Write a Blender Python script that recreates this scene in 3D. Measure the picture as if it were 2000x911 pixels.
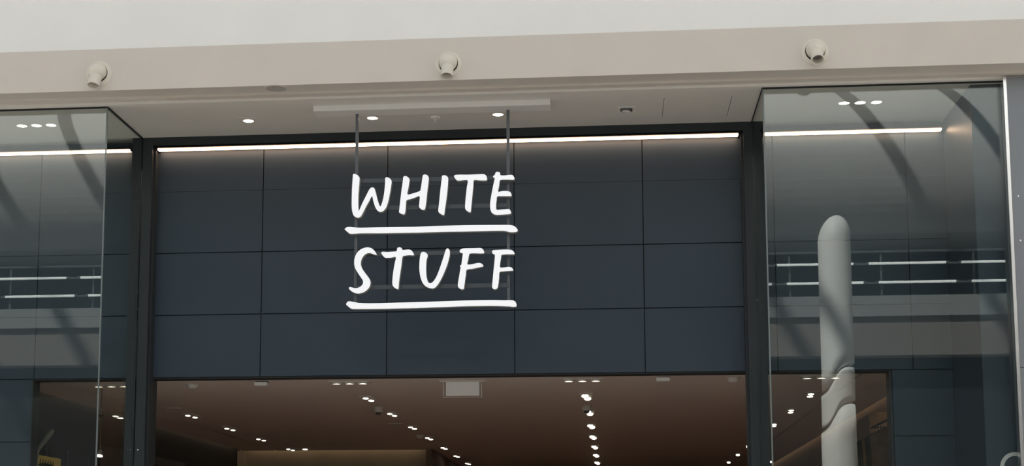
import bpy, bmesh, math, random
from mathutils import Vector, Matrix

for o in list(bpy.data.objects):
    bpy.data.objects.remove(o)
scene = bpy.context.scene
col = scene.collection
random.seed(7)

# ------------------------------------------------------------------ camera
cam_data = bpy.data.cameras.new('camera')
cam = bpy.data.objects.new('camera', cam_data)
col.objects.link(cam)
YAW, PITCH, ROLL = 0.0995353, 0.1295117, 0.000726
FOCAL, PPX, PPY = 2994.87, 895.815, 699.792
_r = Vector((math.cos(YAW), math.sin(YAW), 0))
_f = Vector((-math.sin(YAW) * math.cos(PITCH), math.cos(YAW) * math.cos(PITCH), math.sin(PITCH)))
_u = _r.cross(_f)
_r2 = _r * math.cos(ROLL) + _u * math.sin(ROLL)
_u2 = _u * math.cos(ROLL) - _r * math.sin(ROLL)
m3 = Matrix((_r2, _u2, -_f)).transposed()
cam.matrix_world = Matrix.Translation((0, 0, 1.6)) @ m3.to_4x4()
cam_data.sensor_width = 36.0
cam_data.lens = FOCAL / 2000.0 * 36.0
cam_data.shift_x = (1000.0 - PPX) / 2000.0
cam_data.shift_y = (PPY - 455.5) / 2000.0
cam_data.clip_end = 300
scene.camera = cam

# ------------------------------------------------------------------ sky, sun, exposure
world = bpy.data.worlds.new('sky')
scene.world = world
world.use_nodes = True
bg = world.node_tree.nodes['Background']
bg.inputs['Color'].default_value = (0.90, 0.95, 1.0, 1)
bg.inputs['Strength'].default_value = 1.30
sun_d = bpy.data.lights.new('sun', 'SUN')
sun_d.energy = 14.0
sun_d.angle = math.radians(2.0)
sun_d.color = (1.0, 0.96, 0.9)
sun = bpy.data.objects.new('sun', sun_d)
col.objects.link(sun)
# the sun stands high behind the shop's own building, to the left
sun_dir = Vector((0.459, -math.cos(math.radians(55)), -math.sin(math.radians(55)))).normalized()
sun.rotation_euler = sun_dir.to_track_quat('-Z', 'Y').to_euler()
sun.location = (-6, 20, 30)
vs = scene.view_settings
vs.view_transform = 'Standard'
vs.look = 'None'
vs.gamma = 1.0
vs.use_curve_mapping = False
vs.exposure = 0.0

# ------------------------------------------------------------------ materials
def mat(name, color, rough=0.6, metal=0.0, spec=0.5, var=0.04, scale=6.0, bump=0.0, emit=None, estr=0.0):
    m = bpy.data.materials.new(name)
    m.use_nodes = True
    nt = m.node_tree
    b = nt.nodes['Principled BSDF']
    b.inputs['Roughness'].default_value = rough
    b.inputs['Metallic'].default_value = metal
    b.inputs['Specular IOR Level'].default_value = spec
    tc = nt.nodes.new('ShaderNodeTexCoord')
    n = nt.nodes.new('ShaderNodeTexNoise')
    n.inputs['Scale'].default_value = scale
    n.inputs['Detail'].default_value = 4
    nt.links.new(tc.outputs['Object'], n.inputs['Vector'])
    r = nt.nodes.new('ShaderNodeValToRGB')
    lo = [max(0, c * (1 - var)) for c in color]
    hi = [min(1, c * (1 + var)) for c in color]
    r.color_ramp.elements[0].position = 0.3
    r.color_ramp.elements[1].position = 0.7
    r.color_ramp.elements[0].color = (*lo, 1)
    r.color_ramp.elements[1].color = (*hi, 1)
    nt.links.new(n.outputs['Fac'], r.inputs['Fac'])
    nt.links.new(r.outputs['Color'], b.inputs['Base Color'])
    if bump:
        n2 = nt.nodes.new('ShaderNodeTexNoise')
        n2.inputs['Scale'].default_value = scale * 20
        nt.links.new(tc.outputs['Object'], n2.inputs['Vector'])
        bp = nt.nodes.new('ShaderNodeBump')
        bp.inputs['Strength'].default_value = bump
        bp.inputs['Distance'].default_value = 0.01
        nt.links.new(n2.outputs['Fac'], bp.inputs['Height'])
        nt.links.new(bp.outputs['Normal'], b.inputs['Normal'])
    if emit:
        b.inputs['Emission Color'].default_value = (*emit, 1)
        b.inputs['Emission Strength'].default_value = estr
    return m

def glass_mat(name, tint, boost=1.0):
    """clear sheet: mirror reflection by Fresnel over plain transmission"""
    m = bpy.data.materials.new(name)
    m.use_nodes = True
    nt = m.node_tree
    nt.nodes.clear()
    out = nt.nodes.new('ShaderNodeOutputMaterial')
    mix = nt.nodes.new('ShaderNodeMixShader')
    fr = nt.nodes.new('ShaderNodeFresnel')
    # the node inverts the index on back faces; the sheet should not trap light, so undo that
    geo = nt.nodes.new('ShaderNodeNewGeometry')
    mr = nt.nodes.new('ShaderNodeMapRange')
    mr.inputs['To Min'].default_value = 1.52
    mr.inputs['To Max'].default_value = 1 / 1.52
    nt.links.new(geo.outputs['Backfacing'], mr.inputs['Value'])
    nt.links.new(mr.outputs['Result'], fr.inputs['IOR'])
    mul = nt.nodes.new('ShaderNodeMath')
    mul.operation = 'MULTIPLY'
    mul.inputs[1].default_value = boost
    mul.use_clamp = True
    tr = nt.nodes.new('ShaderNodeBsdfTransparent')
    tr.inputs['Color'].default_value = (*tint, 1)
    gl = nt.nodes.new('ShaderNodeBsdfGlossy')
    gl.inputs['Color'].default_value = (0.95, 1.0, 0.98, 1)
    gl.inputs['Roughness'].default_value = 0.006
    nt.links.new(fr.outputs['Fac'], mul.inputs[0])
    nt.links.new(mul.outputs[0], mix.inputs['Fac'])
    nt.links.new(tr.outputs[0], mix.inputs[1])
    nt.links.new(gl.outputs[0], mix.inputs[2])
    nt.links.new(mix.outputs[0], out.inputs['Surface'])
    return m

M = {
    'bulkhead': mat('taupe_paint', (0.62, 0.57, 0.515), 0.7, var=0.02, scale=2.5, bump=0.02),
    'white_wall': mat('white_paint', (0.83, 0.825, 0.80), 0.75, var=0.015, scale=2, bump=0.02),
    'soffit': mat('soffit_paint', (0.70, 0.67, 0.625), 0.8, var=0.02, scale=3, bump=0.02),
    'panel': mat('slate_blue_panel', (0.0285, 0.045, 0.063), 0.42, spec=0.3, var=0.05, scale=1.3),
    'panel_back': mat('panel_backing', (0.015, 0.018, 0.02), 0.8),
    'dark_metal': mat('charcoal_metal', (0.024, 0.030, 0.033), 0.45, spec=0.3, var=0.05, scale=3),
    'black': mat('black_gap', (0.008, 0.009, 0.01), 0.8),
    'grey_metal': mat('grey_cladding', (0.21, 0.225, 0.24), 0.4, metal=0.15, var=0.03, scale=2),
    'steel': mat('brushed_steel', (0.82, 0.82, 0.80), 0.22, metal=1.0, var=0.03, scale=30),
    'glass_edge': mat('glass_edge', (0.15, 0.18, 0.18), 0.35, spec=0.5, var=0.04),
    'grille': mat('speaker_grille', (0.42, 0.395, 0.36), 0.8, var=0.05, scale=40),
    'nozzle': mat('cream_plastic', (0.68, 0.645, 0.56), 0.38, var=0.02, scale=8),
    'nozzle_in': mat('nozzle_inside', (0.20, 0.19, 0.17), 0.6),
    'white_metal': mat('white_metal', (0.75, 0.735, 0.71), 0.5, var=0.02),
    'rod': mat('grey_rod', (0.10, 0.112, 0.12), 0.45, metal=0.2, var=0.05),
    'bar': mat('dark_bar', (0.062, 0.074, 0.082), 0.45, metal=0.2, var=0.05),
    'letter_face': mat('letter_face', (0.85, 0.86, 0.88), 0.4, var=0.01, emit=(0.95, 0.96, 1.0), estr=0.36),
    'letter_side': mat('letter_side', (0.34, 0.34, 0.31), 0.5, var=0.03),
    'led': mat('led_strip', (0.9, 0.88, 0.8), 0.4, var=0.0, emit=(1.0, 0.63, 0.41), estr=13.5),
    'lamp': mat('lamp_lens', (0.9, 0.88, 0.82), 0.4, var=0.0, emit=(1.0, 0.90, 0.72), estr=9.0),
    'lamp_off': mat('dark_lamp_lens', (0.08, 0.08, 0.08), 0.3),
    'fixture': mat('white_fixture', (0.62, 0.59, 0.55), 0.5, var=0.02),
    'shop_ceiling': mat('shop_ceiling_paint', (0.68, 0.615, 0.57), 0.8, var=0.02, scale=1.5),
    'shop_floor': mat('shop_floor_oak', (0.33, 0.215, 0.165), 0.5, var=0.15, scale=3),
    'shop_dark': mat('ink_wall_paint', (0.035, 0.042, 0.045), 0.7),
    'shop_brown': mat('brown_wall', (0.22, 0.17, 0.138), 0.7, var=0.08, scale=3),
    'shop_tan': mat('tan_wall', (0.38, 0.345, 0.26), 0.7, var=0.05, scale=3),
    'cove': mat('cove_led', (0.9, 0.8, 0.6), 0.4, var=0.0, emit=(1.0, 0.72, 0.48), estr=2.2),
    'mall_floor': mat('pale_stone_floor', (0.62, 0.585, 0.54), 0.45, var=0.05, scale=0.6),
    'opp_white': mat('far_white_paint', (0.46, 0.465, 0.47), 0.75, var=0.02),
    'opp_dark': mat('far_dark_shopfront', (0.012, 0.015, 0.019), 0.5),
    'opp_slab': mat('far_slab_edge', (0.28, 0.29, 0.295), 0.6),
    'opp_taupe': mat('far_taupe_band', (0.205, 0.19, 0.175), 0.7),
    'tube': mat('linear_lamp', (0.9, 0.9, 0.9), 0.4, var=0.0, emit=(1, 1, 0.98), estr=3.2),
    'column_white': mat('white_column_paint', (0.90, 0.90, 0.89), 0.5, var=0.02),
    'strut': mat('grey_strut', (0.12, 0.13, 0.14), 0.5),
    'yellow': mat('yellow_card', (0.80, 0.62, 0.18), 0.6, var=0.06),
    'ink': mat('dark_green_ink', (0.03, 0.045, 0.02), 0.6),
    'grey_card': mat('grey_card', (0.14, 0.14, 0.13), 0.7),
    'mannequin': mat('olive_grey_mannequin', (0.20, 0.21, 0.17), 0.5, var=0.08),
    'garment_a': mat('dark_green_cloth', (0.05, 0.055, 0.045), 0.9, var=0.15, scale=12),
    'garment_b': mat('brown_cloth', (0.16, 0.11, 0.075), 0.9, var=0.15, scale=12),
    'wood': mat('pale_wood', (0.46, 0.31, 0.18), 0.55, var=0.18, scale=9),
    'vinyl': mat('pale_grey_letter', (0.62, 0.61, 0.60), 0.5, var=0.02),
    'glass': glass_mat('window_glass', (0.93, 0.955, 0.945), 1.0),
    'perspex': mat('frosted_panel', (0.86, 0.86, 0.85), 0.35, var=0.01),
}

# ------------------------------------------------------------------ mesh helpers
def obj(name, bm, material, parent=None, smooth=False):
    me = bpy.data.meshes.new(name)
    bmesh.ops.recalc_face_normals(bm, faces=bm.faces)
    bm.to_mesh(me)
    bm.free()
    mats = material if isinstance(material, (list, tuple)) else [material]
    for k in mats:
        me.materials.append(M[k])
    if smooth:
        for p in me.polygons:
            p.use_smooth = True
    o = bpy.data.objects.new(name, me)
    col.objects.link(o)
    if parent is not None:
        o.parent = parent
    return o

def tag(o, label, cat, group=None):
    o['label'] = label
    o['category'] = cat
    if group:
        o['group'] = group
    return o

def thing(name, label, cat, loc=(0, 0, 0), group=None):
    o = bpy.data.objects.new(name, None)
    col.objects.link(o)
    o.empty_display_size = 0.1
    o.location = loc
    return tag(o, label, cat, group)

def struct(o, label=None, cat=None):
    o['kind'] = 'structure'
    if label:
        o['label'] = label
    if cat:
        o['category'] = cat
    return o

def bx(bm, x0, x1, y0, y1, z0, z1, mi=0):
    vs_ = [bm.verts.new(p) for p in ((x0, y0, z0), (x1, y0, z0), (x1, y1, z0), (x0, y1, z0),
                                     (x0, y0, z1), (x1, y0, z1), (x1, y1, z1), (x0, y1, z1))]
    for f in ((0, 3, 2, 1), (4, 5, 6, 7), (0, 1, 5, 4), (1, 2, 6, 5), (2, 3, 7, 6), (3, 0, 4, 7)):
        fc = bm.faces.new([vs_[i] for i in f])
        fc.material_index = mi
    return bm

def box(*a, bevel=0.0):
    bm = bmesh.new()
    bx(bm, *a)
    if bevel:
        bmesh.ops.bevel(bm, geom=bm.edges[:], offset=bevel, segments=2, affect='EDGES', profile=0.7)
    return bm

def lathe(profile, n=32, axis=Vector((0, 0, 1)), origin=Vector((0, 0, 0)), caps=True, bm=None):
    """profile: list of (radius, distance along axis)"""
    bm = bm or bmesh.new()
    axis = Vector(axis).normalized()
    ref = Vector((1, 0, 0)) if abs(axis.x) < 0.9 else Vector((0, 1, 0))
    a = axis.cross(ref).normalized()
    b = axis.cross(a)
    rings = []
    for r, h in profile:
        rings.append([bm.verts.new(Vector(origin) + axis * h + (a * math.cos(2 * math.pi * i / n) + b * math.sin(2 * math.pi * i / n)) * max(r, 1e-5)) for i in range(n)])
    for k in range(len(rings) - 1):
        for i in range(n):
            bm.faces.new((rings[k][i], rings[k][(i + 1) % n], rings[k + 1][(i + 1) % n], rings[k + 1][i]))
    if caps:
        bm.faces.new(rings[0])
        bm.faces.new(rings[-1])
    return bm

def tube(p, q, r, n=12, r2=None):
    p, q = Vector(p), Vector(q)
    return lathe([(r, 0), (r if r2 is None else r2, (q - p).length)], n, q - p, p)

def extrude_outline(pts, y0, y1, bm=None):
    """outline in x, z; front at y0, back at y1; front face gets material 0, rest 1"""
    bm = bm or bmesh.new()
    fr = [bm.verts.new((x, y0, z)) for x, z in pts]
    bk = [bm.verts.new((x, y1, z)) for x, z in pts]
    f = bm.faces.new(fr)
    g = bm.faces.new(bk)
    g.material_index = 1
    n = len(pts)
    for i in range(n):
        s = bm.faces.new((fr[i], fr[(i + 1) % n], bk[(i + 1) % n], bk[i]))
        s.material_index = 1
    f.normal_update()
    g.normal_update()
    bmesh.ops.triangulate(bm, faces=[f, g], ngon_method='EAR_CLIP')
    return bm

def smooth_loop(pts, sub=3):
    out = []
    n = len(pts)
    for i in range(n):
        p0, p1, p2, p3 = (Vector(pts[(i + k) % n]) for k in (-1, 0, 1, 2))
        # keep sharp inner corners sharp
        for s in range(sub):
            t = s / sub
            m1 = (p2 - p0) * 0.5
            m2 = (p3 - p1) * 0.5
            L = (p2 - p1).length
            if m1.length > L: m1 = m1.normalized() * L
            if m2.length > L: m2 = m2.normalized() * L
            q = (2*t**3 - 3*t**2 + 1) * p1 + (t**3 - 2*t**2 + t) * m1 + (-2*t**3 + 3*t**2) * p2 + (t**3 - t**2) * m2
            out.append((q.x, q.y))
    return out

# ------------------------------------------------------------------ key dimensions (metres)
Y_BULK, Z_BULK, Z_BULKTOP = 12.765, 5.696, 6.077      # painted bulkhead over the shopfront
Y_GLASS = 13.10                                      # front panes
Y_HEAD = 14.15                                       # pilasters and header
Y_PANEL = 14.30                                      # panel wall
Z_SOF = 5.6525                                       # soffit in front of the shop
Z_OPEN = 3.314                                       # underside of the panel wall
Z_SHOP = 3.40                                        # shop ceiling
XL, XR = -9.6, 6.2                                   # how far the shopfront is built

# ================================================================== THE SETTING
struct(obj('floor', box(-32, 32, -12, 14.3, -0.2, 0.0), 'mall_floor'), 'pale stone floor of the shopping mall', 'floor')
struct(obj('floor', box(-6.6, 3.5, 14.3, 36.2, -0.2, 0.0), 'shop_floor'), 'brown floor inside the shop', 'floor')

# painted bulkhead band and the white wall above it
struct(obj('trim_1', box(-32, 32, Y_BULK, 12.965, Z_BULK, Z_BULKTOP, bevel=0.004), 'bulkhead'),
       'long taupe painted bulkhead band above the shopfront', 'bulkhead')
struct(obj('wall_upper', box(-32, 32, 12.80, 14.6, Z_BULKTOP, 13.2), 'white_wall'),
       'plain white wall above the taupe bulkhead', 'wall')
# stepped shadow-line strip between bulkhead and soffit
bm = bmesh.new()
bx(bm, -3.94, 32, 12.965, 13.055, 5.674, 5.75)
bx(bm, -32, -3.94, 12.995, 13.055, 5.677, 5.75)
struct(obj('trim_2', bm, 'bulkhead'), 'narrow stepped painted strip under the bulkhead', 'trim')
bm = bmesh.new()
bx(bm, -32, -3.94, 12.965, 12.995, 5.70, 5.75)
struct(obj('trim_3', bm, 'soffit'), 'short recessed strip left of the stepped trim', 'trim')

# soffit, with the hole of the access panel
AX0, AX1, AY0, AY1 = 0.50, 1.10, 13.32, 13.96
bm = bmesh.new()
for a in ((-32, AX0, 13.055, 14.6), (AX1, 32, 13.055, 14.6), (AX0, AX1, 13.055, AY0), (AX0, AX1, AY1, 14.6)):
    bx(bm, a[0], a[1], a[2], a[3], Z_SOF, 5.80)
struct(obj('ceiling', bm, 'soffit'), 'grey painted soffit in front of the shop', 'ceiling')
t = thing('access_panel', 'square flush access panel in the soffit beside the right window', 'access panel', (0.8, 13.64, Z_SOF))
obj('panel_leaf', box(-0.2955, 0.2955, -0.3155, 0.3155, 0.001, 0.02), 'soffit', t)
obj('panel_frame', box(-0.2995, 0.2995, -0.3195, 0.3195, 0.03, 0.05), 'black', t)

# panel wall with its opening
OPX0, OPX1 = -5.575, 2.546
bm = bmesh.new()
bx(bm, XL, 3.13, 14.322, 14.46, Z_OPEN + 0.012, 5.70)
bx(bm, XL, OPX0, 14.322, 14.46, 0, Z_OPEN + 0.012)
bx(bm, OPX1, 3.13, 14.322, 14.46, 0, Z_OPEN + 0.012)
wall = struct(obj('wall_front', bm, 'panel_back'), 'slate blue panelled wall over the shop entrance', 'wall')
G = 0.0045
rows = [Z_OPEN, 3.922, 4.532, 5.143, Z_SOF]
cols_up = [(-9.6, -9.23), (-9.23, -8.01), (-8.01, -6.79), (-6.79, -5.57), (-5.57, -4.58), (-4.43, -3.337), (-3.337, -2.1165), (-2.1165, -0.897), (-0.897, 0.322),
           (0.322, 1.28), (1.41, 1.541), (1.541, 2.761), (2.761, 3.115)]
def panel(x0, x1, z0, z1):
    g0 = 0.0012 if abs(z0 - 5.143) < 0.01 else G      # the top row is butted almost tight
    g1 = 0.0012 if abs(z1 - 5.143) < 0.01 else G
    b = box(x0 + G, x1 - G, Y_PANEL, 14.322, z0 + g0, z1 - g1)
    return obj('panel', b, 'panel', wall)
for (x0, x1) in cols_up:
    for k in range(4):
        panel(x0, x1, rows[k], rows[k + 1])
for (x0, x1) in ((-9.6, -9.23), (-9.23, -8.01), (-8.01, -6.79), (-6.79, OPX0), (OPX1 + 0.02, 3.115)):
    z = Z_OPEN
    while z > 0.05:
        panel(x0, x1, max(z - 0.61, 0.0), z)
        z -= 0.61
# jambs and lintel edge of the opening
struct(obj('trim_4', box(OPX0 - 0.012, OPX0 + 0.004, 14.29, 14.465, 0, Z_OPEN - 0.014), 'dark_metal'), 'dark metal jamb at the left end of the opening', 'jamb')
struct(obj('trim_5', box(OPX1 - 0.004, OPX1 + 0.016, 14.29, 14.465, 0, Z_OPEN - 0.014), 'dark_metal'), 'dark metal jamb at the right end of the opening', 'jamb')
struct(obj('trim_6', box(OPX0, OPX1, 14.31, 14.46, Z_OPEN - 0.014, Z_OPEN + 0.012), 'black'), 'thin black edge under the panel wall', 'trim')

# pilasters at both sides of the entrance, header between them
def pilaster(name, x0, x1, xg, label):
    bm = bmesh.new()
    for a, b in ((x0, xg - 0.006), (xg + 0.006, x1)):
        bx(bm, a, b, Y_HEAD, 14.5, 0, Z_SOF)
    bx(bm, xg - 0.006, xg + 0.006, Y_HEAD + 0.02, 14.5, 0, Z_SOF)
    p = struct(obj(name, bm, 'dark_metal'), label, 'pilaster')
    return p
pl = pilaster('trim_7', -4.605, -4.405, -4.505, 'charcoal metal pilaster left of the shop entrance')
pr = pilaster('trim_8', 1.262, 1.436, 1.346, 'charcoal metal pilaster right of the shop entrance')
obj('screw', lathe([(0.0, -0.006), (0.006, -0.004), (0.008, 0.0)], 12, (0, 1, 0), (-4.468, Y_HEAD, 2.61)), 'steel', pl)
obj('return_strip', box(-4.405, -4.385, 14.2, 14.32, 0, 5.56), 'dark_metal', pl)
obj('return_strip', box(1.242, 1.262, 14.2, 14.32, 0, 5.56), 'dark_metal', pr)
struct(obj('trim_9', box(-4.405, 1.262, Y_HEAD, 14.322, 5.572, Z_SOF), 'dark_metal'), 'charcoal metal header between the two pilasters', 'header')

# right-hand display box: side wall, inner return and the grey cladding next door
struct(obj('wall_side', box(3.115, 3.14, 13.205, 14.3, 0, Z_SOF), 'panel'), 'slate side wall of the right display window', 'wall')
rt = struct(obj('wall_return', box(3.115, 3.60, 13.19, 13.205, 0, Z_SOF), 'panel'), 'narrow slate return behind the right window pane', 'wall')
gr = struct(obj('wall_right', box(3.372, 8.0, 13.02, 13.12, 0, 3.165), 'grey_metal'), 'grey metal cladding right of the shopfront', 'wall')
obj('cladding_panel', box(3.372, 8.0, 13.02, 13.12, 3.171, Z_SOF + 0.005), 'grey_metal', gr)
for z in (4.62, 4.24):
    obj('screw', lathe([(0.0, -0.005), (0.006, -0.003), (0.008, 0.0)], 12, (0, 1, 0), (3.43, 13.02, z)), 'steel', gr)
struct(obj('trim_10', box(3.345, 3.372, 13.0, 13.1, 0, 5.66, bevel=0.004), 'steel'), 'bright steel edge strip beside the right window', 'trim')

# window panes with their edges and channels
def pane(name, x0, x1, y0, y1, label, frames, edge=None):
    w = struct(obj(name, box(x0, x1, y0, y1, 0.02, Z_SOF - 0.012), 'glass'), label, 'window')
    for f in frames:
        obj('top_channel', box(*f), 'black', w)
    if edge:
        obj('glass_edge', box(*edge), 'glass_edge', w)
    return w
T = 0.012
pane('window_1', XL, -4.517, Y_GLASS, Y_GLASS + T, 'wide glass pane of the left display window',
     [(XL, -4.505, Y_GLASS - 0.004, Y_GLASS + T + 0.004, Z_SOF - 0.012, Z_SOF)], (-4.517, -4.505, Y_GLASS - 0.002, Y_GLASS + T, 0.02, Z_SOF - 0.012))
pane('window_2', -4.517, -4.505, Y_GLASS + T + 0.004, Y_HEAD, 'glass side return of the left display window',
     [(-4.521, -4.501, Y_GLASS + T + 0.004, Y_HEAD, Z_SOF - 0.012, Z_SOF)])
pane('window_3', 1.340, 1.352, Y_GLASS + T + 0.004, Y_HEAD, 'glass side return of the right display window',
     [(1.336, 1.356, Y_GLASS + T + 0.004, Y_HEAD, Z_SOF - 0.012, Z_SOF)])
pane('window_4', 1.352, 3.345, Y_GLASS, Y_GLASS + T, 'glass pane of the right display window',
     [(1.340, 3.345, Y_GLASS - 0.004, Y_GLASS + T + 0.004, Z_SOF - 0.012, Z_SOF)], (1.340, 1.352, Y_GLASS - 0.002, Y_GLASS + T, 0.02, Z_SOF - 0.012))
struct(obj('wall_end', box(XL - 0.1, XL, 13.1, 14.5, 0, Z_SOF), 'panel'), 'far left end wall of the display window', 'wall')

# shop interior shell
SX0, SX1 = -6.33, 3.16
bm = bmesh.new()
bx(bm, -5.66, -3.03, 14.46, 25.60, Z_SHOP, Z_SHOP + 0.2)
bx(bm, -3.03, 2.44, 14.46, 36, Z_SHOP, Z_SHOP + 0.2)
bx(bm, -6.24, -5.70, 14.46, 25.6, Z_SHOP, Z_SHOP + 0.2)
bx(bm, 2.48, 3.08, 14.46, 36, Z_SHOP, Z_SHOP + 0.2)
bx(bm, -6.5, 3.4, 14.46, 36.2, Z_SHOP + 0.2, Z_SHOP + 0.25)
struct(obj('ceiling', bm, 'shop_ceiling'), 'brownish ceiling inside the shop with long shadow gaps', 'ceiling')
struct(obj('wall_left', box(SX0 - 0.1, SX0, 14.46, 26.2, 0, Z_SHOP + 0.2), 'shop_dark'), 'dark side wall inside the shop on the left', 'wall')
struct(obj('wall_inner', box(SX1, SX1 + 0.1, 14.46, 36, 0, Z_SHOP + 0.2), 'shop_brown'), 'brown side wall inside the shop on the right', 'wall')
bm = bmesh.new()
bx(bm, -6.33, -3.08, 25.75, 26.0, 0, Z_SHOP + 0.2)
struct(obj('wall_niche', bm, 'shop_tan'), 'warmly lit tan wall at the back left of the shop', 'wall')
struct(obj('trim_11', box(-6.33, -6.23, 25.55, 25.75, 0, Z_SHOP - 0.002), 'shop_tan'), 'tan post at the corner of the lit back wall', 'post')
struct(obj('wall_passage', box(-3.08, -2.98, 25.36, 36, 0, Z_SHOP - 0.001), 'shop_brown'), 'brown wall beside the passage to the back of the shop', 'wall')
struct(obj('wall_back', box(-6.5, 3.4, 36, 36.1, 0, Z_SHOP + 0.2), 'shop_brown'), 'brown back wall far inside the shop', 'wall')

# ------------------------------------------------------------------ the mall on the other side (it shows in the panes)
struct(obj('wall_opposite', box(-32, 32, -9.7, -9.5, 0, 6.15), 'opp_dark'), 'dark ground floor shopfronts across the mall', 'wall')
struct(obj('trim_12', box(-32, 32, -10.5, -9.0, 6.15, 7.04), 'opp_taupe'), 'taupe band above the shops across the mall', 'bulkhead')
struct(obj('trim_13', box(-32, 32, -12.5, -8.9, 7.04, 7.51), 'opp_slab'), 'pale gallery floor edge across the mall', 'slab')
struct(obj('wall_gallery', box(-32, 32, -12.6, -12.5, 7.51, 9.6), 'opp_dark'), 'dark upper gallery wall across the mall', 'wall')
bm = bmesh.new()
R_, cy_, cz_ = 2.2, -11.5, 10.9
prof = []
for k in range(25):
    a = math.radians(-51 + k * 5.2)
    prof.append((cy_ + R_ * math.cos(a), cz_ + R_ * math.sin(a)))
prof += [(-13.0, prof[-1][1]), (-13.0, prof[0][1])]
v0 = [bm.verts.new((-32, y, z)) for y, z in prof]
v1 = [bm.verts.new((32, y, z)) for y, z in prof]
n = len(prof)
for i in range(n):
    bm.faces.new((v0[i], v0[(i + 1) % n], v1[(i + 1) % n], v1[i]))
bm.faces.new(v0); bm.faces.new(v1)
struct(obj('wall_fascia', bm, 'opp_white', smooth=False), 'rounded white fascia above the gallery across the mall', 'wall')
bm = bmesh.new()
bx(bm, -32, 32, 7.0, 14.6, 13.2, 13.5)
bx(bm, -32, 32, -13, -10.5, 13.2, 13.5)
struct(obj('ceiling', bm, 'white_wall'), 'mall roof on both sides of the skylight', 'ceiling')
struct(obj('wall_hall', box(-32.2, -32, -13, 14.6, 0, 13.5), 'white_wall'), 'end wall of the mall on the left', 'wall')
struct(obj('wall_hall', box(32, 32.2, -13, 14.6, 0, 13.5), 'white_wall'), 'end wall of the mall on the right', 'wall')
for k in range(-14, 12):
    if k == -1:
        continue
    x = 5.27 + 2.409 * k
    o = obj('skylight_beam', box(x - 0.13, x + 0.13, -10.5, 7.0, 13.22, 13.40), 'strut')
    struct(o, 'steel beam across the mall skylight', 'beam')
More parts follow.
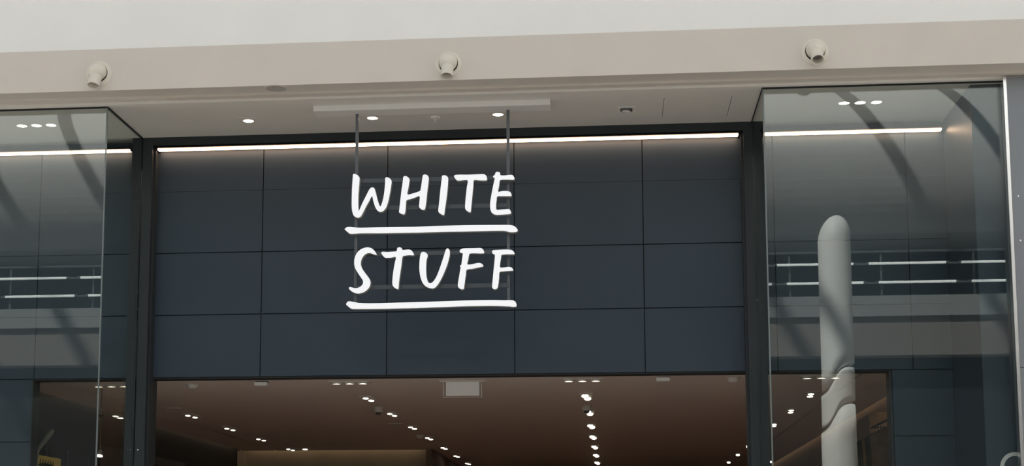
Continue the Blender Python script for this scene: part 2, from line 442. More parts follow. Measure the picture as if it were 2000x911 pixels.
# outlines in metres from the sign's centre (x, z)
OUTLINES = [
 ('W', [(-0.693,0.52),(-0.679,0.523),(-0.658,0.514),(-0.639,0.496),(-0.634,0.479),(-0.638,0.409),(-0.643,0.335),(-0.644,0.261),(-0.641,0.203),(-0.639,0.18),(-0.607,0.252),(-0.575,0.317),(-0.551,0.366),(-0.535,0.389),(-0.518,0.395),(-0.502,0.39),(-0.491,0.365),(-0.479,0.315),(-0.464,0.261),(-0.446,0.219),(-0.436,0.231),(-0.424,0.268),(-0.412,0.33),(-0.405,0.395),(-0.402,0.445),(-0.401,0.478),(-0.393,0.485),(-0.376,0.483),(-0.356,0.47),(-0.345,0.453),(-0.343,0.435),(-0.35,0.386),(-0.361,0.32),(-0.375,0.255),(-0.392,0.206),(-0.415,0.178),(-0.439,0.168),(-0.46,0.174),(-0.48,0.195),(-0.497,0.233),(-0.509,0.274),(-0.52,0.314),(-0.546,0.267),(-0.574,0.218),(-0.6,0.165),(-0.622,0.129),(-0.646,0.12),(-0.675,0.131),(-0.691,0.155),(-0.702,0.204),(-0.704,0.27),(-0.703,0.369),(-0.699,0.452),(-0.696,0.502)]),
 ('H', [(-0.238,0.482),(-0.228,0.492),(-0.206,0.488),(-0.188,0.473),(-0.181,0.456),(-0.185,0.423),(-0.193,0.374),(-0.2,0.323),(-0.156,0.33),(-0.116,0.341),(-0.087,0.353),(-0.082,0.363),(-0.074,0.412),(-0.066,0.47),(-0.06,0.496),(-0.047,0.502),(-0.027,0.498),(-0.013,0.485),(-0.008,0.464),(-0.014,0.403),(-0.023,0.329),(-0.03,0.255),(-0.038,0.198),(-0.044,0.182),(-0.062,0.179),(-0.083,0.191),(-0.094,0.207),(-0.091,0.257),(-0.091,0.304),(-0.132,0.292),(-0.172,0.279),(-0.206,0.271),(-0.212,0.251),(-0.215,0.194),(-0.222,0.149),(-0.232,0.141),(-0.257,0.149),(-0.274,0.162),(-0.271,0.203),(-0.263,0.277),(-0.254,0.359),(-0.244,0.433),(-0.24,0.47)]),
 ('I', [(0.111,0.482),(0.121,0.491),(0.149,0.486),(0.165,0.468),(0.167,0.448),(0.163,0.39),(0.158,0.333),(0.15,0.267),(0.14,0.194),(0.132,0.137),(0.127,0.126),(0.106,0.135),(0.084,0.152),(0.078,0.171),(0.084,0.228),(0.092,0.31),(0.101,0.4),(0.109,0.461)]),
 ('T', [(0.219,0.479),(0.23,0.491),(0.27,0.493),(0.343,0.491),(0.424,0.492),(0.484,0.492),(0.506,0.479),(0.514,0.457),(0.515,0.439),(0.504,0.434),(0.448,0.436),(0.398,0.439),(0.393,0.401),(0.386,0.328),(0.378,0.246),(0.372,0.181),(0.367,0.148),(0.351,0.15),(0.327,0.169),(0.318,0.188),(0.32,0.239),(0.327,0.313),(0.335,0.386),(0.341,0.439),(0.279,0.439),(0.25,0.439),(0.234,0.453)]),
 ('E', [(0.591,0.503),(0.604,0.511),(0.625,0.506),(0.633,0.494),(0.634,0.479),(0.673,0.476),(0.713,0.48),(0.741,0.478),(0.754,0.462),(0.759,0.442),(0.751,0.434),(0.696,0.437),(0.64,0.436),(0.628,0.428),(0.623,0.388),(0.614,0.33),(0.648,0.334),(0.688,0.334),(0.72,0.324),(0.732,0.303),(0.73,0.287),(0.704,0.286),(0.648,0.287),(0.606,0.285),(0.6,0.257),(0.595,0.208),(0.6,0.166),(0.64,0.167),(0.688,0.169),(0.712,0.168),(0.723,0.153),(0.729,0.134),(0.719,0.124),(0.679,0.121),(0.631,0.119),(0.595,0.119),(0.567,0.131),(0.55,0.152),(0.542,0.185),(0.542,0.226),(0.55,0.283),(0.562,0.348),(0.575,0.413),(0.583,0.454),(0.573,0.458),(0.568,0.472),(0.583,0.483)]),
 ('S', [(-0.474,-0.223),(-0.484,-0.221),(-0.507,-0.214),(-0.534,-0.205),(-0.556,-0.206),(-0.579,-0.218),(-0.6,-0.242),(-0.614,-0.276),(-0.615,-0.31),(-0.605,-0.341),(-0.585,-0.372),(-0.559,-0.407),(-0.538,-0.438),(-0.528,-0.464),(-0.53,-0.495),(-0.542,-0.521),(-0.569,-0.547),(-0.603,-0.564),(-0.641,-0.569),(-0.679,-0.559),(-0.705,-0.541),(-0.722,-0.522),(-0.719,-0.512),(-0.706,-0.51),(-0.675,-0.519),(-0.649,-0.52),(-0.622,-0.51),(-0.601,-0.49),(-0.594,-0.471),(-0.598,-0.448),(-0.619,-0.417),(-0.642,-0.382),(-0.662,-0.348),(-0.673,-0.317),(-0.676,-0.279),(-0.67,-0.24),(-0.652,-0.202),(-0.625,-0.174),(-0.591,-0.158),(-0.557,-0.152),(-0.526,-0.159),(-0.503,-0.175),(-0.484,-0.198)]),
 ('T2', [(-0.433,-0.205),(-0.42,-0.195),(-0.382,-0.198),(-0.336,-0.196),(-0.295,-0.192),(-0.291,-0.171),(-0.28,-0.158),(-0.257,-0.16),(-0.245,-0.172),(-0.239,-0.183),(-0.2,-0.179),(-0.174,-0.181),(-0.153,-0.197),(-0.139,-0.224),(-0.141,-0.233),(-0.185,-0.231),(-0.222,-0.235),(-0.239,-0.241),(-0.245,-0.271),(-0.252,-0.332),(-0.261,-0.393),(-0.27,-0.461),(-0.275,-0.522),(-0.28,-0.536),(-0.3,-0.529),(-0.321,-0.512),(-0.331,-0.487),(-0.329,-0.43),(-0.32,-0.354),(-0.309,-0.293),(-0.302,-0.246),(-0.343,-0.25),(-0.389,-0.25),(-0.408,-0.242),(-0.423,-0.222)]),
 ('U', [(-0.075,-0.213),(-0.06,-0.203),(-0.037,-0.208),(-0.018,-0.226),(-0.015,-0.245),(-0.024,-0.268),(-0.029,-0.321),(-0.029,-0.382),(-0.024,-0.435),(-0.012,-0.473),(0.005,-0.487),(0.029,-0.478),(0.059,-0.437),(0.085,-0.376),(0.108,-0.308),(0.13,-0.24),(0.145,-0.191),(0.16,-0.175),(0.175,-0.183),(0.183,-0.207),(0.179,-0.249),(0.164,-0.309),(0.142,-0.37),(0.116,-0.43),(0.086,-0.486),(0.056,-0.524),(0.033,-0.535),(0.007,-0.532),(-0.002,-0.53),(-0.032,-0.515),(-0.059,-0.484),(-0.076,-0.442),(-0.087,-0.388),(-0.09,-0.328),(-0.085,-0.251)]),
 ('F', [(0.269,-0.201),(0.275,-0.19),(0.299,-0.179),(0.345,-0.178),(0.412,-0.178),(0.457,-0.178),(0.478,-0.192),(0.489,-0.217),(0.487,-0.226),(0.457,-0.228),(0.405,-0.225),(0.36,-0.227),(0.352,-0.245),(0.346,-0.282),(0.339,-0.323),(0.382,-0.323),(0.419,-0.314),(0.449,-0.313),(0.47,-0.323),(0.481,-0.338),(0.472,-0.347),(0.434,-0.354),(0.382,-0.365),(0.333,-0.372),(0.326,-0.411),(0.318,-0.464),(0.311,-0.521),(0.307,-0.543),(0.292,-0.547),(0.27,-0.539),(0.255,-0.52),(0.256,-0.486),(0.266,-0.425),(0.276,-0.365),(0.279,-0.351),(0.274,-0.34),(0.277,-0.33),(0.285,-0.327),(0.291,-0.281),(0.298,-0.224),(0.284,-0.22),(0.273,-0.213)]),
 ('F2', [(0.558,-0.214),(0.566,-0.201),(0.607,-0.198),(0.659,-0.196),(0.704,-0.197),(0.738,-0.205),(0.755,-0.226),(0.756,-0.239),(0.726,-0.24),(0.681,-0.24),(0.644,-0.244),(0.637,-0.273),(0.631,-0.31),(0.629,-0.354),(0.666,-0.357),(0.703,-0.353),(0.73,-0.359),(0.744,-0.377),(0.744,-0.387),(0.703,-0.389),(0.659,-0.393),(0.625,-0.398),(0.621,-0.439),(0.615,-0.492),(0.608,-0.533),(0.595,-0.549),(0.576,-0.551),(0.561,-0.54),(0.558,-0.521),(0.563,-0.468),(0.569,-0.4),(0.577,-0.325),(0.583,-0.241),(0.566,-0.233)]),
 ('u1', [(-0.765,0.017),(-0.747,0.034),(-0.719,0.037),(-0.666,0.031),(-0.617,0.028),(-0.454,0.028),(-0.292,0.027),(-0.13,0.026),(0.005,0.029),(0.327,0.031),(0.567,0.028),(0.711,0.025),(0.751,0.016),(0.775,-0.003),(0.786,-0.024),(0.779,-0.037),(0.751,-0.042),(0.711,-0.04),(0.687,-0.031),(0.647,-0.027),(0.527,-0.026),(0.327,-0.026),(0.166,-0.025),(0.005,-0.027),(-0.13,-0.028),(-0.292,-0.027),(-0.454,-0.026),(-0.616,-0.023),(-0.698,-0.027),(-0.722,-0.022),(-0.743,-0.004)]),
 ('u2', [(-0.745,-0.664),(-0.727,-0.639),(-0.704,-0.64),(-0.666,-0.648),(-0.621,-0.655),(-0.545,-0.659),(-0.432,-0.659),(-0.28,-0.657),(-0.13,-0.656),(0.007,-0.654),(0.157,-0.65),(0.307,-0.648),(0.457,-0.648),(0.568,-0.649),(0.665,-0.652),(0.725,-0.652),(0.754,-0.658),(0.768,-0.675),(0.774,-0.701),(0.765,-0.71),(0.736,-0.711),(0.713,-0.707),(0.643,-0.703),(0.568,-0.7),(0.457,-0.699),(0.307,-0.699),(0.157,-0.703),(0.007,-0.706),(-0.13,-0.709),(-0.28,-0.71),(-0.431,-0.711),(-0.545,-0.71),(-0.681,-0.708),(-0.704,-0.702),(-0.727,-0.683)]),
]

# ================================================================== OBJECTS
# ------------------------------------------------------------------ hanging sign
SY = 13.30
sign = thing('hanging_sign', 'hanging sign of two underlined words in glowing white brush letters', 'sign', (-1.59, SY, 4.5))
obj('mounting_beam', box(-1.055, 1.083, -0.047, 0.14, 1.1, 1.1525, bevel=0.003), 'white_metal', sign)
for x in (-0.675, 0.698):
    obj('rod', box(x - 0.0135, x + 0.0135, 0.072, 0.099, -0.70, 1.10, bevel=0.002), 'rod', sign)
for z in (0.472, 0.218, -0.203, -0.505):
    obj('crossbar', box(-0.675, 0.698, 0.0605, 0.072, z - 0.019, z + 0.019), 'bar', sign)
for key, pts in OUTLINES:
    nm = 'underline' if key[0] == 'u' else 'letter'
    b = extrude_outline(smooth_loop(pts), 0.0, 0.06)
    lo = obj(nm, b, ['letter_face', 'letter_side'], sign)
    lo['label'] = ('white glowing underline stroke' if nm == 'underline' else 'white glowing letter ' + key[0])

# ------------------------------------------------------------------ jet nozzles on the bulkhead
def nozzle(x, z, axis, label):
    t = thing('jet_nozzle', label, 'air nozzle', (x, Y_BULK, z), 'cream jet nozzles on the bulkhead')
    # flange: flat ring with rolled lip
    obj('flange', lathe([(0.080, 0.0), (0.082, -0.016), (0.088, -0.020), (0.094, -0.013), (0.100, -0.013), (0.112, -0.010), (0.116, 0.0)], 48, (0, 1, 0), caps=False), 'nozzle', t, True)
    c = Vector((0, -0.034, 0.008))
    R = 0.079
    prof = []
    for k in range(15):
        a = math.radians(180 - 12 * k)
        prof.append((R * math.sin(a), R * math.cos(a)))
    obj('ball', lathe(prof, 40, axis, c, caps=False), 'nozzle', t, True)
    a = Vector(axis).normalized()
    r0 = 0.0535
    # spout: outer wall, rim, inner wall
    sp = lathe([(r0 + 0.002, 0.050), (r0 - 0.001, 0.064), (r0 - 0.001, 0.07), (r0, 0.15), (r0 + 0.001, 0.156), (r0 - 0.004, 0.159), (r0 - 0.008, 0.155), (r0 - 0.008, 0.08)], 40, a, c, caps=False)
    s = obj('spout', sp, 'nozzle', t, True)
    obj('throat', lathe([(r0 - 0.0085, 0.078), (r0 - 0.0085, 0.084)], 32, a, c), 'nozzle_in', s)
    obj('grille_gap', lathe([(0.060, -0.003), (0.081, -0.003)], 40, (0, 1, 0), caps=False), 'black', t)
    return t
nozzle(-4.48, 5.853, (-0.10, -0.34, -0.92), 'cream ball jet nozzle on the bulkhead above the left window')
nozzle(-1.365, 5.839, (-0.03, -0.36, -0.92), 'cream ball jet nozzle on the bulkhead above the hanging sign')
nozzle(1.752, 5.849, (0.03, -0.62, -0.80), 'cream ball jet nozzle on the bulkhead above the right window')

# ------------------------------------------------------------------ things on the bulkhead underside and the soffit
t = thing('ceiling_speaker', 'round flush speaker grille under the taupe bulkhead', 'speaker', (-2.90, 12.85, Z_BULK))
obj('rim', lathe([(0.090, 0.0), (0.092, -0.006), (0.102, -0.007), (0.108, 0.0)], 40, (0, 0, 1), caps=False), 'bulkhead', t, True)
obj('grille', lathe([(0.0, -0.003), (0.089, -0.003), (0.09, 0.0)], 40, (0, 0, 1), caps=False), 'grille', t)

def downlight(x, y, label, lit=True):
    t = thing('recessed_downlight', label, 'downlight', (x, y, Z_SOF), 'downlights in the soffit')
    bm = bmesh.new()
    for a in ((-0.085, 0.085, -0.085, -0.058), (-0.085, 0.085, 0.058, 0.085), (-0.085, -0.058, -0.058, 0.058), (0.058, 0.085, -0.058, 0.058)):
        bx(bm, *a, -0.004, 0.0)
    obj('square_trim', bm, 'soffit' if lit else 'white_metal', t)
    obj('lamp_ring', lathe([(0.050, -0.001), (0.050, -0.013), (0.057, -0.013), (0.057, -0.001)], 32, (0, 0, 1), caps=False), 'lamp_off' if not lit else 'fixture', t, True)
    obj('lamp_lens', lathe([(0.0, -0.011), (0.046, -0.011), (0.048, -0.001)], 32, (0, 0, 1), caps=False), 'lamp' if lit else 'lamp_off', t)
    return t
downlight(-3.335, 13.64, 'lit round downlight in the soffit between left window and sign')
downlight(-2.168, 13.66, 'lit round downlight in the soffit beside the left sign rod')
downlight(-1.002, 13.66, 'lit round downlight in the soffit beside the right sign rod')
dl = downlight(0.17, 13.645, 'unlit square downlight in the soffit beside the access panel', False)
obj('gimbal', lathe([(0.030, -0.002), (0.042, -0.012), (0.036, -0.026), (0.0, -0.028)], 28, (0.1, -0.35, 1), caps=False), 'fixture', dl, True)

t = thing('sprinkler_head', 'small white sprinkler head hanging from the soffit behind the sign beam', 'sprinkler', (-1.59, 13.72, Z_SOF))
obj('escutcheon', lathe([(0.045, 0.0), (0.043, -0.012), (0.02, -0.016), (0.0, -0.016)], 28, (0, 0, 1), caps=False), 'white_metal', t, True)
obj('stem', lathe([(0.016, -0.014), (0.016, -0.034), (0.010, -0.036), (0.010, -0.044)], 16, (0, 0, 1)), 'white_metal', t, True)
obj('deflector', lathe([(0.022, -0.044), (0.022, -0.048)], 20, (0, 0, 1)), 'white_metal', t)

def window_spots(xs, y, label):
    t = thing('triple_spotlight', label, 'spotlight', (sum(xs) / 3, y, Z_SOF), 'triple spotlights in the display windows')
    for x in xs:
        dx = x - sum(xs) / 3
        r = obj('lamp_ring', lathe([(0.047, 0.0), (0.047, -0.006), (0.055, -0.006), (0.058, 0.0)], 28, (0, 0, 1), (dx, 0, 0), caps=False), 'fixture', t, True)
        obj('lamp_lens', lathe([(0.0, -0.004), (0.047, -0.003)], 28, (0, 0, 1), (dx, 0, 0), caps=False), 'lamp', r)
window_spots((-5.513, -5.371, -5.229), 13.62, 'three round spotlights in the ceiling of the left display window')
window_spots((2.113, 2.255, 2.398), 13.625, 'three round spotlights in the ceiling of the right display window')

# LED strips along the top of the panel wall
def strip(x0, x1, label):
    t = thing('light_strip', label, 'light strip', ((x0 + x1) / 2, 14.23, 5.547), 'light strips along the panel wall')
    h = (x1 - x0) / 2
    obj('housing', box(-h, h, -0.06, 0.069, 0.006, 0.012), 'dark_metal', t)
    obj('diffuser', box(-h + 0.003, h - 0.003, -0.03, 0.03, -0.006, 0.006, bevel=0.002), 'led', t)
    for sx in (-1, 1):
        obj('end_cap', box(sx * h - 0.003, sx * h + 0.003, -0.034, 0.069, -0.007, 0.006), 'dark_metal', t)  # plates added to block the glow from the strip's ends
strip(XL + 0.05, -4.645, 'long warm white light strip behind the left window')
strip(-4.372, 1.222, 'long warm white light strip behind the hanging sign')
strip(1.452, 3.085, 'warm white light strip behind the right window')

# ------------------------------------------------------------------ pale letter on the inner return of the right window
bm = bmesh.new()
pts_o, pts_i = [], []
for k in range(33):
    a = math.radians(40 + k * 280 / 32)
    pts_o.append((0.122 * math.cos(a), 0.128 * math.sin(a)))
    pts_i.append((0.090 * math.cos(a), 0.096 * math.sin(a)))
extrude_outline(pts_o + pts_i[::-1], -0.008, 0.0, bm)
t = tag(obj('sign_letter', bm, ['vinyl', 'vinyl']), 'curved pale grey letter low on the slate return beside the steel strip', 'letter')
t.location = (3.345, 13.19, 2.348)

# ------------------------------------------------------------------ ceiling of the shop: lamps and small fittings
def lamp_head(parent, dx, dy, tilt, r=0.052):
    ax = Vector((0, tilt, -1)).normalized()
    h = obj('lamp_head', lathe([(r + 0.008, 0.0), (r + 0.008, 0.022), (r, 0.022), (r, 0.012)], 20, ax, (dx, dy, -0.004), caps=False), 'fixture', parent, True)
    obj('lamp_lens', lathe([(0.0, 0.016), (r, 0.014)], 20, ax, (dx, dy, -0.004), caps=False), 'lamp', h)

ordinal = ['first', 'second', 'third', 'fourth', 'fifth', 'sixth', 'seventh', 'eighth']
def spot(t):
    d = bpy.data.lights.new('spot_beam', 'SPOT')
    d.energy = 15
    d.color = (1.0, 0.80, 0.60)
    d.spot_size = math.radians(95)
    d.spot_blend = 0.6
    d.shadow_soft_size = 0.04
    o = bpy.data.objects.new('spot_beam', d)
    col.objects.link(o)
    o.parent = t
    o.location = (0, 0, -0.06)
def triple(x, y, label):
    t = thing('recessed_spotlight', label, 'spotlight', (x, y, Z_SHOP), 'recessed spotlights in the shop ceiling')
    obj('frame', box(-0.215, 0.215, -0.07, 0.07, -0.008, 0.0, bevel=0.003), 'fixture', t)
    for dx in (-0.137, 0.0, 0.137):
        lamp_head(t, dx, 0, 0.0, 0.042)
    spot(t)
def twin(x, y, label, tilt, dy=0.13):
    t = thing('recessed_spotlight', label, 'spotlight', (x, y, Z_SHOP), 'recessed spotlights in the shop ceiling')
    obj('frame', box(-0.075, 0.075, -0.21, 0.21, -0.008, 0.0, bevel=0.003), 'fixture', t)
    r = 0.040 if x == -0.275 else 0.034
    lamp_head(t, -0.01, -dy, tilt, r)
    lamp_head(t, 0.012, dy, tilt, r)
    spot(t)
triple(-5.22, 15.57, 'three-lamp ceiling spotlight seen through the left window')
triple(-2.68, 15.53, 'three-lamp ceiling spotlight inside the shop left of the exit panel')
triple(-0.287, 15.52, 'three-lamp ceiling spotlight inside the shop right of the exit panel')
triple(2.09, 15.48, 'three-lamp ceiling spotlight seen through the right window')
YR = [17.14, 19.03, 21.02, 22.95, 25.03, 27.1, 29.25]
rowname = {-5.32: 'left-hand', -2.74: 'left centre', -0.275: 'right centre', 2.19: 'right-hand'}
for x, name in rowname.items():
    for k, y in enumerate(YR):
        if x == -5.32 and k > 4:
            continue
        if x == -5.32 and k == 4:
            y = 25.12
        twin(x, y, '%s twin spotlight from the front in the shop ceiling\'s %s row' % (ordinal[k], name), -0.55 if x == -0.275 else -0.25)
t = thing('recessed_spotlight', 'small twin spotlight beside the lit tan wall at the back', 'spotlight', (-5.08, 25.05, Z_SHOP), 'recessed spotlights in the shop ceiling')
obj('frame', box(-0.16, 0.10, -0.07, 0.07, -0.008, 0.0, bevel=0.003), 'fixture', t)
lamp_head(t, 0.02, 0, -0.2, 0.045)

def detector(x, y, label, r=0.07, h=0.05):
    t = thing('smoke_detector', label, 'smoke detector', (x, y, Z_SHOP))
    obj('base_plate', lathe([(r, 0.0), (r, -0.015)], 28, (0, 0, 1)), 'fixture', t, True)
    obj('sensor_cap', lathe([(r * 0.82, -0.015), (r * 0.78, -h * 0.7), (r * 0.45, -h), (0.0, -h)], 28, (0, 0, 1), caps=False), 'fixture', t, True)
detector(-4.36, 15.6, 'white smoke detector in the shop ceiling beside the left pilaster')
detector(1.231, 15.53, 'white smoke detector in the shop ceiling beside the right pilaster')
detector(-2.816, 22.5, 'small smoke detector deep in the shop between ceiling spotlights', 0.06, 0.06)

def ap_box(x, y, label):
    t = thing('ceiling_sensor_box', label, 'sensor box', (x, y, Z_SHOP), 'white boxes on the shop ceiling')
    obj('cover', box(-0.066, 0.066, -0.05, 0.05, -0.045, -0.008, bevel=0.006), 'perspex', t)
    obj('backplate', box(-0.06, 0.068, -0.045, 0.045, -0.008, 0.0), 'dark_metal', t)
ap_box(-3.585, 15.44, 'white sensor box on the shop ceiling near the left pilaster')
ap_box(0.523, 15.42, 'white sensor box on the shop ceiling near the right pilaster')

def dome(x, y, label):
    t = thing('dome_camera', label, 'security camera', (x, y, Z_SHOP), 'dome cameras on the shop ceiling')
    obj('housing', lathe([(0.055, 0.0), (0.055, -0.055), (0.045, -0.066)], 28, (0, 0, 1)), 'fixture', t, True)
    obj('dome', lathe([(0.036, -0.062), (0.033, -0.082), (0.02, -0.096), (0.0, -0.10)], 24, (0, 0, 1), caps=False), 'lamp_off', t, True)
dome(-2.79, 18.2, 'white dome camera with dark lens in the left centre spotlight row')
dome(-0.29, 18.25, 'white dome camera with dark lens in the right centre spotlight row')

t = thing('ceiling_disc', 'shallow round ceiling plate in the left-hand spotlight row', 'ceiling plate', (-5.29, 18.1, Z_SHOP))
obj('disc', lathe([(0.10, 0.0), (0.098, -0.012), (0.07, -0.016), (0.0, -0.016)], 32, (0, 0, 1), caps=False), 'shop_ceiling', t, True)
obj('disc_rim', lathe([(0.10, 0.0), (0.101, -0.008), (0.112, -0.008), (0.114, 0.0)], 32, (0, 0, 1), caps=False), 'fixture', t, True)
t = thing('ceiling_plate', 'flat oblong ceiling plate in the left centre spotlight row', 'ceiling plate', (-2.9, 20.55, Z_SHOP))
obj('plate', box(-0.10, 0.10, -0.10, 0.10, -0.016, 0.0, bevel=0.004), 'fixture', t)
obj('plate_slot', box(-0.08, 0.08, -0.085, -0.06, -0.018, -0.015), 'dark_metal', t)

# blank hanging exit panel
t = thing('exit_light', 'blank white hanging exit light panel inside the entrance', 'exit light', (-1.512, 15.55, Z_SHOP))
obj('ceiling_plate', box(-0.235, 0.235, -0.03, 0.03, -0.014, 0.0, bevel=0.003), 'fixture', t)
obj('panel', box(-0.172, 0.172, -0.008, 0.008, -0.158, -0.014, bevel=0.003), 'perspex', t)
for s in (-1, 1):
    obj('side_bracket', box(s * 0.196 - 0.004, s * 0.196 + 0.004, -0.006, 0.006, -0.168, -0.014), 'fixture', t)
obj('bottom_bracket', box(-0.20, 0.20, -0.005, 0.005, -0.172, -0.168), 'fixture', t)

# coves: LED lines hidden above the ceiling edge, washing the walls
def cove(x0, x1, y0, y1, label):
    t = thing('cove_light', label, 'light strip', ((x0 + x1) / 2, (y0 + y1) / 2, Z_SHOP + 0.15), 'cove lights along the shop walls')
    hx, hy = (x1 - x0) / 2, (y1 - y0) / 2
    obj('diffuser', box(-hx, hx, -hy, hy, -0.006, 0.0), 'cove', t)
    obj('channel', box(-hx, hx, -hy, hy, 0.0, 0.03), 'fixture', t)
cove(-6.315, -6.265, 14.6, 25.4, 'thin hidden cove light along the dark left shop wall')
cove(3.095, 3.145, 14.6, 35, 'thin hidden cove light along the brown right shop wall')
cove(-6.2, -3.15, 25.66, 25.71, 'thin hidden cove light above the tan back wall')

# ------------------------------------------------------------------ left wall of the shop: hanging cards
def card(name, y0, y1, z0, z1, m, label, cat, hook_y, ztop=2.836):
    t = thing(name, label, cat, (-6.298, (y0 + y1) / 2, z0))
    h = (y1 - y0) / 2
    obj('board', box(-0.008, 0.008, -h, h, 0, z1 - z0), m, t)
    for hy in hook_y:
        yy = hy - (y0 + y1) / 2
        obj('hanger', tube((0, yy, z1 - z0), (0, yy, ztop - z0), 0.008, 8), 'rod', t)
        obj('wall_clip', box(-0.032, 0.006, yy - 0.012, yy + 0.012, ztop - z0 - 0.03, ztop - z0 - 0.015), 'rod', t)
    return t
pc = card('hanging_poster', 16.30, 17.06, 1.9, 2.72, 'yellow', 'yellow poster with dark leafy drawing behind the left window', 'poster', (16.634,))
bm = bmesh.new()
def leaf(bm, y, z, ang, L, w):
    d = Vector((math.cos(ang), math.sin(ang)))
    nn = Vector((-d.y, d.x))
    c = Vector((y, z))
    pts = [c, c + d * L * 0.35 + nn * w, c + d * L * 0.75 + nn * w * 0.7, c + d * L, c + d * L * 0.7 - nn * w * 0.6, c + d * L * 0.3 - nn * w]
    fr = [bm.verts.new((0.010, p.x, p.y)) for p in pts]
    bk = [bm.verts.new((0.0078, p.x, p.y)) for p in pts]
    bm.faces.new(fr); bm.faces.new(bk)
    for i in range(6):
        bm.faces.new((fr[i], fr[(i + 1) % 6], bk[(i + 1) % 6], bk[i]))
leaf(bm, -0.37, 0.715, 0.02, 0.56, 0.022)
for k in range(7):
    leaf(bm, -0.35 + k * 0.075, 0.712, 1.2 - 0.05 * k, 0.085, 0.014)
    leaf(bm, -0.32 + k * 0.075, 0.712, -0.9, 0.05, 0.010)
obj('leaf_drawing', bm, 'ink', pc)
card('hanging_card', 17.16, 17.46, 1.9, 2.45, 'grey_card', 'thin hanger rod on the dark wall next to the yellow poster', 'hanger', (17.305,))
card('hanging_card', 17.87, 18.17, 1.9, 2.45, 'grey_card', 'thin hanger rod on the dark wall nearest the left pane edge', 'hanger', (18.012,))
card('wall_poster', 18.45, 19.5, 1.8, 2.98, 'grey_card', 'plain dark grey poster seen between left pane edge and pilaster', 'poster', ())
p2 = card('wall_poster', 20.3, 22.2, 1.7, 2.985, 'grey_card', 'dark grey poster with black figures right of the left pilaster', 'poster', ())
bm = bmesh.new()
for (y, z, ry, rz) in ((-0.5, 1.12, 0.16, 0.06), (-0.3, 0.98, 0.10, 0.12), (0.15, 1.05, 0.18, 0.13), (0.3, 0.9, 0.22, 0.1), (-0.15, 0.8, 0.3, 0.1)):
    fr = [bm.verts.new((0.0105, y + ry * math.cos(a * 0.393) * (1 + 0.25 * math.sin(a * 2.1)), z + rz * math.sin(a * 0.393))) for a in range(16)]
    bk = [bm.verts.new((0.0078, v.co.y, v.co.z)) for v in fr]
    bm.faces.new(fr); bm.faces.new(bk)
    for i in range(16):
        bm.faces.new((fr[i], fr[(i + 1) % 16], bk[(i + 1) % 16], bk[i]))
obj('figure_print', bm, 'black', p2)

# low wall lamp glowing beside the left pane edge
t = thing('wall_spotlight', 'small lit spotlight low on the left, beside the window edge', 'spotlight', (-5.47, 16.0, 2.70))
obj('stem', tube((0, 0, 0.02), (0, 0, 0.70), 0.008, 8), 'lamp_off', t)
obj('lamp_head', lathe([(0.028, -0.02), (0.034, 0.03), (0.012, 0.05)], 20, (0, 0.3, 1)), 'lamp_off', t, True)
obj('lamp_lens', lathe([(0.0, -0.024), (0.033, -0.024), (0.034, -0.02)], 20, (0, 0.3, 1), caps=False), 'lamp', t)

# ------------------------------------------------------------------ mannequin with a raised arm, behind the left window's inner jamb
def skin(name, verts, edges, radii, m, parent=None, sub=2):
    me = bpy.data.meshes.new(name)
    me.from_pydata(verts, edges, [])
    o = bpy.data.objects.new(name, me)
    col.objects.link(o)
    me.materials.append(M[m])
    sm = o.modifiers.new('skin', 'SKIN')
    for i, r in enumerate(radii):
        me.skin_vertices[0].data[i].radius = r if isinstance(r, tuple) else (r, r)
        me.skin_vertices[0].data[i].use_root = (i == 0)
    sm.use_smooth_shade = True
    s = o.modifiers.new('subsurf', 'SUBSURF')
    s.levels = s.render_levels = sub
    if parent:
        o.parent = parent
    return o
mq = thing('mannequin', 'olive grey mannequin arm raised behind the jamb of the left window', 'mannequin', (-6.03, 15.3, 0))
obj('plinth', box(-0.26, 0.26, -0.28, 0.28, 0, 0.75, bevel=0.01), 'shop_dark', mq)
V = [(0, 0, 1.55), (0, 0, 1.75), (0, 0, 1.95), (0, 0, 2.06), (0, 0, 2.14), (0, 0, 2.26), (0, 0, 2.33),
     (0.15, 0, 2.0), (0.10, -0.02, 2.28), (0.14, -0.02, 2.55), (0.26, -0.02, 2.71), (0.30, -0.02, 2.765),
     (-0.17, 0, 2.0), (-0.21, 0, 1.72), (-0.20, -0.04, 1.48),
     (0.09, 0, 1.48), (0.10, 0.0, 1.08), (0.10, 0.02, 0.68), (0.10, -0.10, 0.64),
     (-0.09, 0, 1.48), (-0.10, 0, 1.08), (-0.10, 0.02, 0.68), (-0.10, -0.10, 0.64)]
V = [(x, y, z + 0.145) for x, y, z in V]
Ed = [(0, 1), (1, 2), (2, 3), (3, 4), (4, 5), (5, 6), (2, 7), (7, 8), (8, 9), (9, 10), (10, 11), (2, 12), (12, 13), (13, 14),
      (0, 15), (15, 16), (16, 17), (17, 18), (0, 19), (19, 20), (20, 21), (21, 22)]
Rd = [(0.15, 0.10), (0.12, 0.09), (0.13, 0.09), 0.055, 0.055, 0.09, 0.07, 0.06, 0.042, 0.026, 0.036, 0.030, 0.06, 0.048, 0.035,
      0.085, 0.06, 0.04, 0.035, 0.085, 0.06, 0.04, 0.035]
skin('body', V, Ed, Rd, 'mannequin', mq)

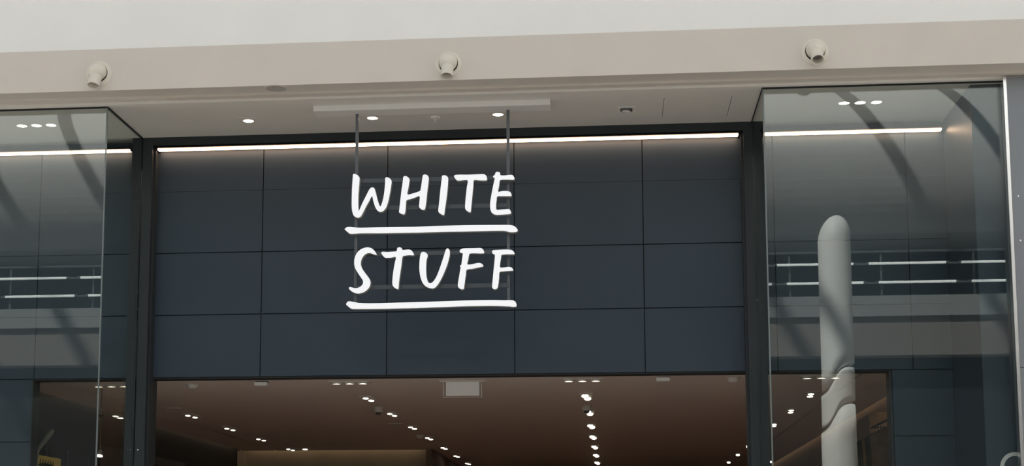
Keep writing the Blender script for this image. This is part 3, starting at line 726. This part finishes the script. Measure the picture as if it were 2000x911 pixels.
# ------------------------------------------------------------------ right wall of the shop: wooden display fin and hanging clothes
t = thing('display_panel', 'pale wooden display panel against the brown wall behind the right window', 'display panel', (2.97, 18.35, 0))
obj('board', box(-0.02, 0.16, -0.47, 0.42, 0, 3.24, bevel=0.004), 'shop_brown', t)
obj('wood_edge', box(-0.03, 0.165, -0.50, -0.47, 0, 3.255, bevel=0.004), 'wood', t)
for z in (2.35, 2.78):
    obj('peg', tube((-0.02, -0.2, z), (-0.14, -0.2, z + 0.02), 0.012, 10), 'wood', t)
rail = thing('clothes_rail', 'dark clothes rail on the brown wall near the right jamb', 'clothes rail', (2.93, 17.1, 0))
obj('rail_tube', tube((0, -0.6, 3.06), (0, 0.6, 3.06), 0.012, 10), 'dark_metal', rail)
for y in (-0.55, 0.55):
    obj('bracket', tube((0, y, 3.06), (0.23, y, 3.06), 0.010, 10), 'dark_metal', rail)
def garment(x, y, ztop, L, w, m, label):
    t = thing('hanging_garment', label, 'garment', (x, y, ztop), 'garments on the shop rail')
    bm = bmesh.new()
    prof = [(0.03, 0.0, 0.012), (w * 0.55, -0.05, 0.03), (w, -0.10, 0.035), (w * 0.93, -0.3, 0.04), (w * 0.98, -L * 0.7, 0.05), (w * 1.05, -L, 0.055)]
    rings = []
    for j, (hw, z, th) in enumerate(prof):
        ring = []
        for i in range(16):
            a = 2 * math.pi * i / 16
            fold = 1 + 0.25 * math.sin(a * 5 + y * 9) * (j / 6)
            ring.append(bm.verts.new((hw * math.cos(a), th * math.sin(a) * fold, z)))
        rings.append(ring)
    for j in range(len(rings) - 1):
        for i in range(16):
            bm.faces.new((rings[j][i], rings[j][(i + 1) % 16], rings[j + 1][(i + 1) % 16], rings[j + 1][i]))
    bm.faces.new(rings[0]); bm.faces.new(rings[-1])
    obj('cloth', bm, m, t, True)
    obj('hanger_hook', tube((0, 0, -0.01), (0, 0, 0.061), 0.004, 8), 'steel', t)
names = ['first', 'second', 'third', 'fourth', 'fifth', 'sixth']
for i in range(6):
    garment(2.93, 16.62 + i * 0.18, 2.984, 1.0 + 0.08 * (i % 3), 0.20, 'garment_a' if i % 3 else 'garment_b',
            '%s garment from the front on the rail behind the right jamb' % names[i])

# ------------------------------------------------------------------ across the mall: white column, linear lamps
t = thing('sculptural_column', 'white round-topped sculptural column reflected in the right window', 'column', (4.455, -4.5, 0))
def col_segment(z0, z1, r, cut_lo, cut_hi, dome_top=False, dx=0.0):
    bm = bmesh.new()
    n = 40
    def cut(z, amt, a):
        c = math.cos(a)
        return z + amt * (1 / (1 + math.exp(-5 * (c + 0.35))) - 0.5)
    rings = []
    for (f) in [k / 8 for k in range(9)]:
        ring = []
        for i in range(n):
            a = 2 * math.pi * i / n
            lo, hi = cut(z0, cut_lo, a), cut(z1, cut_hi, a)
            ring.append(bm.verts.new((dx + r * math.cos(a), r * math.sin(a), lo + (hi - lo) * f)))
        rings.append(ring)
    if dome_top:
        for k in range(1, 9):
            b = math.pi / 2 * k / 8
            ring = [bm.verts.new((dx + 0.06 * math.sin(b) + max(r * math.cos(b), 0.002) * math.cos(2 * math.pi * i / n), max(r * math.cos(b), 0.002) * math.sin(2 * math.pi * i / n), z1 + 0.52 * math.sin(b))) for i in range(n)]
            rings.append(ring)
    for j in range(len(rings) - 1):
        for i in range(n):
            bm.faces.new((rings[j][i], rings[j][(i + 1) % n], rings[j + 1][(i + 1) % n], rings[j + 1][i]))
    bm.faces.new(rings[0]); bm.faces.new(rings[-1])
    return obj('sleeve', bm, 'column_white', t, True)
col_segment(5.12, 7.89, 0.32, 0.58, 0.0, True, 0.02)
col_segment(4.39, 5.03, 0.33, 0.58, 0.58, dx=0.01)
col_segment(0.0, 4.30, 0.34, 0.0, 0.58)
obj('core', tube((0, 0, 0.1), (0, 0, 7.9), 0.23, 24), 'strut', t)
for z, offs, rname in ((8.27, 7.78, 'upper'), (7.83, 7.99, 'lower')):
    for k in range(-13, 3):
        x = offs + 0.14 + 2.06 * k
        if x < -17.5 or -5.5 < x < 1.5:
            continue
        side = 'left' if x < 0 else 'right'
        lab = '%s linear lamp from the left, %s reflected row in the %s window' % (
            ordinal[(k + 12) if x < 0 else (k + 3)], rname, side)
        t = thing('linear_lamp', lab, 'lamp', (x, -9.0, z), 'linear lamps along the far gallery')
        obj('tube', tube((0, 0, 0), (1.78, 0, 0), 0.028, 10), 'tube', t)
        for xx in (0.0, 1.78):
            obj('end_cap', lathe([(0.03, -0.03), (0.03, 0.03)], 12, (1, 0, 0), (xx, 0, 0)), 'strut', t)
rail = thing('gallery_rail', 'dark gallery railing carrying the linear lamps across the mall', 'railing', (0, -9.06, 7.51))
for z in (0.32, 0.76, 1.05):
    obj('handrail', box(-32, 32, -0.02, 0.015, z - 0.02, z + 0.02), 'strut', rail)
for k in range(-15, 16):
    obj('baluster', box(k * 2.06 - 0.02, k * 2.06 + 0.02, -0.045, -0.02, 0, 1.07), 'strut', rail)
